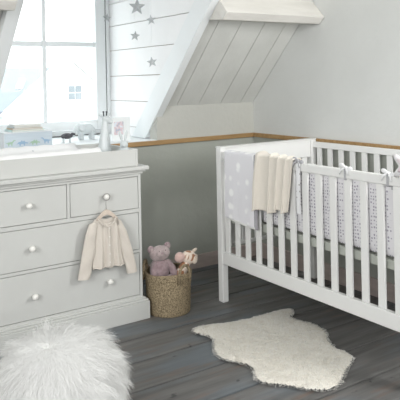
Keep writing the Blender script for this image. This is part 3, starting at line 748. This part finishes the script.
# ------------------------------------------------------------------ cardigan on its hanger
C = thing('cardigan', 'small oatmeal knitted cardigan hanging from a drawer knob of the dresser', 'cardigan', (1.51, 3.165, 0.30))
def lerp_poly(poly, t):
    t = max(0.0, min(1.0, t)); s = t*(len(poly)-1); i = min(int(s), len(poly)-2); f = s-i
    return tuple(poly[i][k]*(1-f)+poly[i+1][k]*f for k in range(len(poly[0])))
left = [(1.449, 0.622), (1.425, 0.607), (1.418, 0.560), (1.424, 0.487), (1.423, 0.426), (1.414, 0.352)]
right = [(1.553, 0.618), (1.570, 0.603), (1.590, 0.560), (1.586, 0.474), (1.590, 0.410), (1.603, 0.347)]
def torso(side):
    def fn(u, v):
        a = lerp_poly(left, v); b = lerp_poly(right, v)
        x = a[0]*(1-u)+b[0]*u; z = a[1]*(1-u)+b[1]*u
        if side < 0:   # front neckline dips
            dip = 0.046*math.sin(PI*u)**0.7*max(0, 1-v*3.2) if 0 < u < 1 else 0
        else: dip = 0.012*math.sin(PI*u)*max(0, 1-v*3.2)
        z -= dip
        e = math.sin(PI*min(max(u, 0), 1))**0.45 if 0 < u < 1 else 0
        fold = 0.009*v*math.sin(u*PI*6.5+0.6)+0.005*v*math.sin(u*PI*11+v*2)
        yv = 3.172+side*(0.013*e*(0.6+0.5*v))+(fold if side < 0 else 0)*e
        z += 0.003*math.sin(u*PI*6.5)*v
        return (x, yv, z)
    return fn
build('body', MB().grid(torso(-1), 50, 44).grid(torso(1), 50, 44), M['cardi'], C, smooth=True, solid=0.003)
def sleeve(outer, inner, yo, sgn):
    mb = MB()
    n = 30; seg = 16; vs = []; fs = []
    for i in range(n+1):
        t = i/n; a = lerp_poly(outer, t); b = lerp_poly(inner, t)
        cx, cz = (a[0]+b[0])/2, (a[1]+b[1])/2; hx, hz = (b[0]-a[0])/2, (b[1]-a[1])/2
        for k in range(seg):
            an = 2*PI*k/seg; w = math.cos(an)
            vs.append((cx+hx*w, yo-0.017*math.sin(an)*(1-0.25*t)+0.0022*math.sin(t*17+w*2.5)-0.010*t*0, cz+hz*w))
    for i in range(n):
        for k in range(seg):
            a0 = i*seg+k; a1 = i*seg+(k+1) % seg; fs.append((a0, a1, a1+seg, a0+seg))
    mb.add(vs, fs); return mb
so = [(1.428, 0.606), (1.400, 0.595), (1.376, 0.543), (1.356, 0.450), (1.341, 0.381), (1.328, 0.309)]
si = [(1.440, 0.560), (1.438, 0.530), (1.433, 0.473), (1.419, 0.403), (1.407, 0.340), (1.394, 0.303)]
build('sleeve', sleeve(so, si, 3.168, -1), M['cardi'], C, smooth=True)
so = [(1.566, 0.603), (1.590, 0.590), (1.621, 0.530), (1.648, 0.451), (1.667, 0.372), (1.684, 0.293)]
si = [(1.566, 0.560), (1.572, 0.520), (1.583, 0.450), (1.593, 0.400), (1.606, 0.350), (1.620, 0.290)]
build('sleeve', sleeve(so, si, 3.168, 1), M['cardi'], C, smooth=True)
pk = MB().grid(lambda u, v: (1.501+0.014*u, 3.1525-0.003*v-0.001*math.sin(PI*u), 0.572-0.220*v), 4, 30)
build('button_band', pk, M['cardi'], C, smooth=True, solid=0.003)
nb = MB().tube([(1.447+0.108*(k/20), 3.158-0.010*math.sin(PI*k/20), 0.621-0.047*math.sin(PI*k/20)**0.7) for k in range(21)], 0.0035, 8)
build('neckband', nb, M['cardi'], C, smooth=True)
build('hem_band', MB().tube([(1.414+0.189*(k/40), 3.160+0.0055*math.sin(k/40*PI*6.5+0.6)-0.002, 0.352-0.004*(k/40)+0.003*math.sin(k/40*PI*6.5)) for k in range(41)], 0.0035, 8), M['cardi'], C, smooth=True)
for k in range(5):
    build('button', MB().lathe([(0.0045, 0), (0.0045, -0.002), (0.002, -0.003)], (1.508, 3.1485-0.0006*k, 0.562-0.046*k), 12, 0, 'y'), M['button'], C)
H = thing('clothes_hanger', 'pale wooden hanger with a wire hook over the drawer knob', 'clothes hanger', (1.51, 3.175, 0.60))
hg = MB().prism([(1.434, 0.604), (1.452, 0.626), (1.480, 0.652), (1.501, 0.662), (1.522, 0.655), (1.548, 0.632), (1.572, 0.606), (1.560, 0.602), (1.535, 0.618), (1.508, 0.632), (1.482, 0.626), (1.455, 0.605)], 1, 3.167, 3.177)
build('bar', hg, M['hanger'], H, bevel=0.003)
hk = [(1.503, 3.172, 0.655), (1.503, 3.176, 0.690), (1.507, 3.182, 0.706)]
for k in range(13):
    a = math.radians(-70+k*20); hk.append((1.514+0.021*math.cos(a), 3.190, 0.724+0.0195*math.sin(a)))
build('hook', MB().tube(hk, 0.0024, 8), M['steel'], H, smooth=True)

# ------------------------------------------------------------------ basket and soft toys
bc = (1.927, 3.240)
BK = thing('basket', 'round woven seagrass basket on the floor between the dresser and the cot', 'basket', (bc[0], bc[1], 0))
def basket_shell():
    mb = MB(); seg = 132; rows = 70; vs = []; fs = []
    for j in range(rows+1):
        t = j/rows; z = 0.002+t*0.232
        for k in range(seg):
            a = 2*PI*k/seg
            r = 0.123+0.009*t
            if t > 0.86: r += 0.004
            r += 0.0017*math.sin(j*PI/1.5+ (k//3 % 2)*PI)+0.0014*noise.noise(Vector((k*0.7, j*0.9, 0)))
            vs.append((bc[0]+r*math.cos(a), bc[1]+r*math.sin(a), z+0.003*math.sin(3*a+1)*t))
    for j in range(rows):
        for k in range(seg):
            a0 = j*seg+k; a1 = j*seg+(k+1) % seg; fs.append((a0, a1, a1+seg, a0+seg))
    fs.append(tuple(range(seg-1, -1, -1)))
    mb.add(vs, fs); return mb
build('body', basket_shell(), M['weave'], BK, smooth=True, solid=0.007)
build('rim', MB().tube([(bc[0]+0.133*math.cos(2*PI*k/48), bc[1]+0.133*math.sin(2*PI*k/48), 0.235+0.003*math.sin(6*PI*k/48+1)) for k in range(49)], 0.0055, 8), M['weaved'], BK, smooth=True)
def handle(ang):
    cx, cy = bc[0]+0.139*math.cos(ang), bc[1]+0.139*math.sin(ang); tx, ty = -math.sin(ang), math.cos(ang); pts = []
    for k in range(17):
        a = PI*k/16; w = 0.042*math.cos(a); hh = 0.062*math.sin(a)
        pts.append((cx+tx*w, cy+ty*w, 0.228+hh))
    pts = [(pts[0][0], pts[0][1], 0.190)]+pts+[(pts[-1][0], pts[-1][1], 0.190)]
    build('handle', MB().tube(pts, 0.0085, 10), M['weaved'], BK, smooth=True)
handle(math.radians(-78)); handle(math.radians(137))

def plush(d): return 1+0.035*noise.noise(d*5)+0.02*noise.noise(d*14)
tx, ty = 1.884, 3.285
TB = thing('teddy_bear', 'mauve teddy bear sitting in the seagrass basket', 'soft toy', (tx, ty, 0.19))
build('body', MB().ell((tx-0.004, ty, 0.268), (0.050, 0.045, 0.060), None, 28, 20, 0, plush), M['bear'], TB, smooth=True)
build('head', MB().ell((tx-0.006, ty-0.006, 0.348), (0.053, 0.043, 0.037), RY(-0.12), 28, 20, 0, plush), M['bearl'], TB, smooth=True)
build('muzzle', MB().ell((tx-0.020, ty-0.040, 0.352), (0.024, 0.019, 0.018), None, 20, 14, 0, plush), M['bearl'], TB, smooth=True)
build('nose', MB().ell((tx-0.023, ty-0.058, 0.361), (0.006, 0.004, 0.004)), M['bear'], TB, smooth=True)
for s in (-1, 1):
    build('eye', MB().ell((tx-0.014+s*0.018, ty-0.046, 0.370), (0.0022,)*3), M['black'], TB, smooth=True)
e1 = build('ear', MB().ell((tx-0.052, ty+0.002, 0.372), (0.018, 0.012, 0.018), None, 18, 12, 0, plush), M['bear'], TB, smooth=True)
e2 = build('ear', MB().ell((tx+0.042, ty+0.002, 0.377), (0.018, 0.012, 0.018), None, 18, 12, 0, plush), M['bear'], TB, smooth=True)
build('inner_ear', MB().ell((tx+0.042, ty-0.010, 0.376), (0.011, 0.004, 0.011)), M['bearl'], e2, smooth=True)
build('inner_ear', MB().ell((tx-0.052, ty-0.010, 0.371), (0.010, 0.004, 0.010)), M['bearl'], e1, smooth=True)
build('arm', MB().tube([(tx+0.028, ty-0.010, 0.310), (tx+0.048, ty-0.030, 0.275), (tx+0.052, ty-0.045, 0.247), (tx+0.048, ty-0.052, 0.236)], [0.013, 0.018, 0.019, 0.011], 14), M['bear'], TB, smooth=True)
build('arm', MB().tube([(tx-0.030, ty-0.006, 0.308), (tx-0.046, ty-0.016, 0.275), (tx-0.050, ty-0.024, 0.250), (tx-0.048, ty-0.026, 0.240)], [0.013, 0.017, 0.018, 0.010], 14), M['bear'], TB, smooth=True)
build('leg', MB().tube([(tx+0.022, ty-0.010, 0.222), (tx+0.030, ty-0.045, 0.226), (tx+0.030, ty-0.070, 0.232)], [0.02, 0.021, 0.018], 14), M['bear'], TB, smooth=True)
build('leg', MB().tube([(tx-0.020, ty-0.010, 0.222), (tx-0.016, ty-0.045, 0.226), (tx-0.012, ty-0.070, 0.236)], [0.02, 0.021, 0.018], 14), M['bear'], TB, smooth=True)

TB.scale = (1.2,)*3; TB.location = (1.893, 3.270, 0.148)
px, py = 2.018, 3.262
GP = thing('giraffe_toy', 'brown and cream plush giraffe flopping over the rim of the seagrass basket', 'soft toy', (px, py, 0.24))
build('head', MB().ell((px+0.033, py-0.028, 0.332), (0.042, 0.034, 0.035), RY(0.1), 28, 20, 0, plush), M['gpatch'], GP, smooth=True)
build('muzzle', MB().ell((px-0.020, py-0.030, 0.342), (0.027, 0.024, 0.026), None, 24, 16, 0, plush), M['gpink'], GP, smooth=True)
build('cheek', MB().ell((px+0.052, py-0.052, 0.322), (0.018, 0.014, 0.020), None, 20, 14, 0, plush), M['gcream'], GP, smooth=True)
build('ear', MB().ell((px+0.066, py-0.030, 0.362), (0.021, 0.006, 0.009), RY(-0.45), 18, 12), M['gcream'], GP, smooth=True)
build('ear', MB().ell((px+0.072, py-0.030, 0.318), (0.012, 0.012, 0.026), RY(0.3), 18, 12), M['gcream'], GP, smooth=True)
build('neck', MB().tube([(px+0.020, py-0.028, 0.315), (px+0.002, py-0.034, 0.290), (px-0.015, py-0.030, 0.262), (px-0.028, py-0.02, 0.235)], [0.022, 0.024, 0.026, 0.026], 16), M['gpatch'], GP, smooth=True)
build('leg', MB().tube([(px-0.030, py-0.050, 0.240), (px-0.046, py-0.068, 0.262), (px-0.056, py-0.078, 0.258)], [0.012, 0.011, 0.010], 12), M['gcream'], GP, smooth=True)

GP.scale = (1.18,)*3; GP.location = (2.012, 3.240, 0.188)
# ------------------------------------------------------------------ sheepskin rug
RUG = [(1.859,2.901),(1.919,2.907),(1.976,2.898),(2.036,2.87),(2.105,2.852),(2.186,2.836),(2.275,2.832),(2.336,2.832),(2.399,2.832),(2.486,2.814),(2.502,2.783),(2.467,2.733),(2.407,2.687),(2.413,2.638),(2.431,2.589),(2.444,2.529),(2.441,2.472),(2.408,2.409),(2.35,2.338),(2.323,2.292),(2.315,2.249),(2.322,2.202),(2.316,2.159),(2.289,2.114),(2.242,2.085),(2.175,2.05),(2.114,2.013),(2.072,1.988),(2.03,1.97),(1.988,1.964),(1.932,1.979),(1.903,2.006),(1.879,2.039),(1.858,2.076),(1.833,2.11),(1.789,2.153),(1.764,2.205),(1.763,2.244),(1.795,2.295),(1.828,2.343),(1.82,2.379),(1.802,2.418),(1.778,2.461),(1.764,2.504),(1.772,2.563),(1.795,2.616),(1.832,2.673),(1.87,2.719),(1.863,2.77),(1.833,2.824),(1.838,2.869)]
def inside(x, y):
    c = False; n = len(RUG); j = n-1
    for i in range(n):
        xi, yi = RUG[i]; xj, yj = RUG[j]
        if (yi > y) != (yj > y) and x < (xj-xi)*(y-yi)/(yj-yi)+xi: c = not c
        j = i
    return c
def edge_d(x, y):
    best = 9; n = len(RUG)
    for i in range(n):
        ax, ay = RUG[i]; bx, by = RUG[(i+1) % n]; dx, dy = bx-ax, by-ay
        t = max(0, min(1, ((x-ax)*dx+(y-ay)*dy)/(dx*dx+dy*dy))); best = min(best, math.hypot(x-ax-t*dx, y-ay-t*dy))
    return best
RG = thing('sheepskin_rug', 'cream sheepskin rug lying on the dark floorboards', 'rug', (2.10, 2.43, 0.0))
st_ = 0.011; nx, ny = int(0.80/st_), int(1.0/st_); idx = {}; vs = []; fs = []; dist = {}
for j in range(ny+1):
    for i in range(nx+1):
        x, y = 1.74+i*st_, 1.94+j*st_
        if inside(x, y):
            d = edge_d(x, y)
            if d > 0.010:
                hgt = 0.004+0.016*min(1, (d/0.05))**0.5
                z = hgt+0.0025*noise.noise(Vector((x*30, y*30, 0)))
                idx[(i, j)] = len(vs); vs.append((x, y, z)); dist[(i, j)] = d
for (i, j) in list(idx):
    if (i+1, j) in idx and (i, j+1) in idx and (i+1, j+1) in idx: fs.append((idx[(i, j)], idx[(i+1, j)], idx[(i+1, j+1)], idx[(i, j+1)]))
build('pelt', MB().add(vs, fs), M['rugb'], RG, smooth=True)
# wool: short curling tufts
rnd = random.Random(3)
def strands(gen, count, seg, w0):
    V = []; F = []
    for _ in range(count):
        g_ = gen()
        if g_ is None: continue
        pts, side = g_
        k = len(V); n = len(pts)
        for i, p in enumerate(pts):
            ww = w0*(1-0.75*i/(n-1))
            V.append((p[0]-side[0]*ww, p[1]-side[1]*ww, p[2]-side[2]*ww)); V.append((p[0]+side[0]*ww, p[1]+side[1]*ww, p[2]+side[2]*ww))
        for i in range(n-1): F.append((k+2*i, k+2*i+1, k+2*i+3, k+2*i+2))
    m = MB(); m.v = V; m.f = F; m.m = [0]*len(F); return m
def rug_gen():
    x = rnd.uniform(1.75, 2.51); y = rnd.uniform(1.95, 2.915)
    if not inside(x, y): return None
    d = edge_d(x, y); cx, cy = 2.10, 2.43
    if d < 0.006: return None
    z = 0.002+0.016*min(1, (d/0.05))**0.5
    nz_ = noise.noise(Vector((x*22, y*22, 3)))*4+noise.noise(Vector((x*5, y*5, 8)))*5
    fx, fy = math.cos(nz_), math.sin(nz_)
    e = max(0, 1-d/0.03)
    ox, oy = (x-cx), (y-cy); ol = math.hypot(ox, oy)+1e-6; fx = fx*(1-e*0.4)+ox/ol*e; fy = fy*(1-e*0.4)+oy/ol*e
    L = rnd.uniform(0.006, 0.0115); a = rnd.uniform(0, 6.28); side = (math.cos(a), math.sin(a), 0)
    up = 0.75*(1-e*0.5)
    return ([(x, y, z), (x+fx*L*0.35, y+fy*L*0.35, z+L*up*0.6), (x+fx*L*0.85, y+fy*L*0.85, z+L*up*0.8), (x+fx*L*1.15, y+fy*L*1.15, z+L*up*0.55)], side)
o = build('wool', strands(rug_gen, 42000, 4, 0.0013), M['rug'], RG, smooth=True)

# ------------------------------------------------------------------ long haired pouf
pc = (0.868, 2.262); PR, PZ = 0.212, 0.207
PF = thing('pouf', 'round white long haired fur pouf on the floor in front of the dresser', 'pouf', (pc[0], pc[1], 0))
def pprof(d): return 1.0
def puffy(d): return 1.0/((math.hypot(d.x, d.y)**2.6+abs(d.z)**2.6)**(1/2.6))
build('cushion', MB().ell((pc[0], pc[1], PZ+0.002), (PR, PR, PZ), None, 48, 30, 0, puffy), M['poufb'], PF, smooth=True)
rnd2 = random.Random(11)
top_dir = Vector((-0.32, -0.26, 1)).normalized()
def pouf_gen():
    # direction on the upper three quarters of the ball
    zc = rnd2.uniform(-0.75, 1.0); a = rnd2.uniform(0, 2*PI); s = math.sqrt(1-zc*zc)
    d = Vector((s*math.cos(a), s*math.sin(a), zc))
    kk = puffy(d); p = Vector((pc[0]+d.x*PR*kk, pc[1]+d.y*PR*kk, PZ+0.002+d.z*PZ*kk))
    # comb away from the crown and downwards, in locks
    tdir = d-top_dir*d.dot(top_dir)
    tdir = (tdir-d*tdir.dot(d)); tdir = tdir.normalized() if tdir.length > 1e-3 else Vector((1, 0, 0))
    tdir = (d*(d.dot(top_dir))-top_dir); tdir = tdir.normalized() if tdir.length > 1e-3 else Vector((1, 0, 0))
    q = d*7; lock = Vector((noise.noise(q), noise.noise(q+Vector((9, 0, 0))), noise.noise(q+Vector((0, 9, 0)))))
    fine = Vector((noise.noise(q*3.2), noise.noise(q*3.2+Vector((5, 0, 0))), noise.noise(q*3.2+Vector((0, 5, 0)))))
    tdir = (tdir+lock*0.5+fine*0.22).normalized()
    near = max(0.0, (d.dot(top_dir)-0.86)/0.14)
    L = rnd2.uniform(0.06, 0.11)*(1-0.45*near)
    jit = Vector((rnd2.uniform(-1, 1), rnd2.uniform(-1, 1), rnd2.uniform(-1, 1)))*0.16
    tdir = (tdir+jit).normalized()
    pts = []; n = 6; cur = p.copy(); c0 = Vector((pc[0], pc[1], PZ))
    wave = rnd2.uniform(0, 6.28); sd = d.cross(tdir).normalized()
    for i in range(n):
        t = i/(n-1)
        pts.append(cur.copy())
        out = d*((0.27-0.15*near)*(1-t)**1.3-0.12*t)
        stp = (tdir*(0.55+0.5*t)+out+sd*0.28*math.sin(wave+t*7)).normalized()*L/(n-1)
        stp.z -= 0.0030*t
        cur = cur+stp
        v = cur-c0; r = v.length
        vd = v/r; rk = puffy(vd)*PR
        if r < rk+0.004: cur = c0+vd*(rk+0.004)
        if cur.z < 0.004: cur.z = 0.004
    return (pts, tuple(sd))
build('fur', strands(pouf_gen, 52000, 6, 0.0010), M['pouf'], PF, smooth=True)
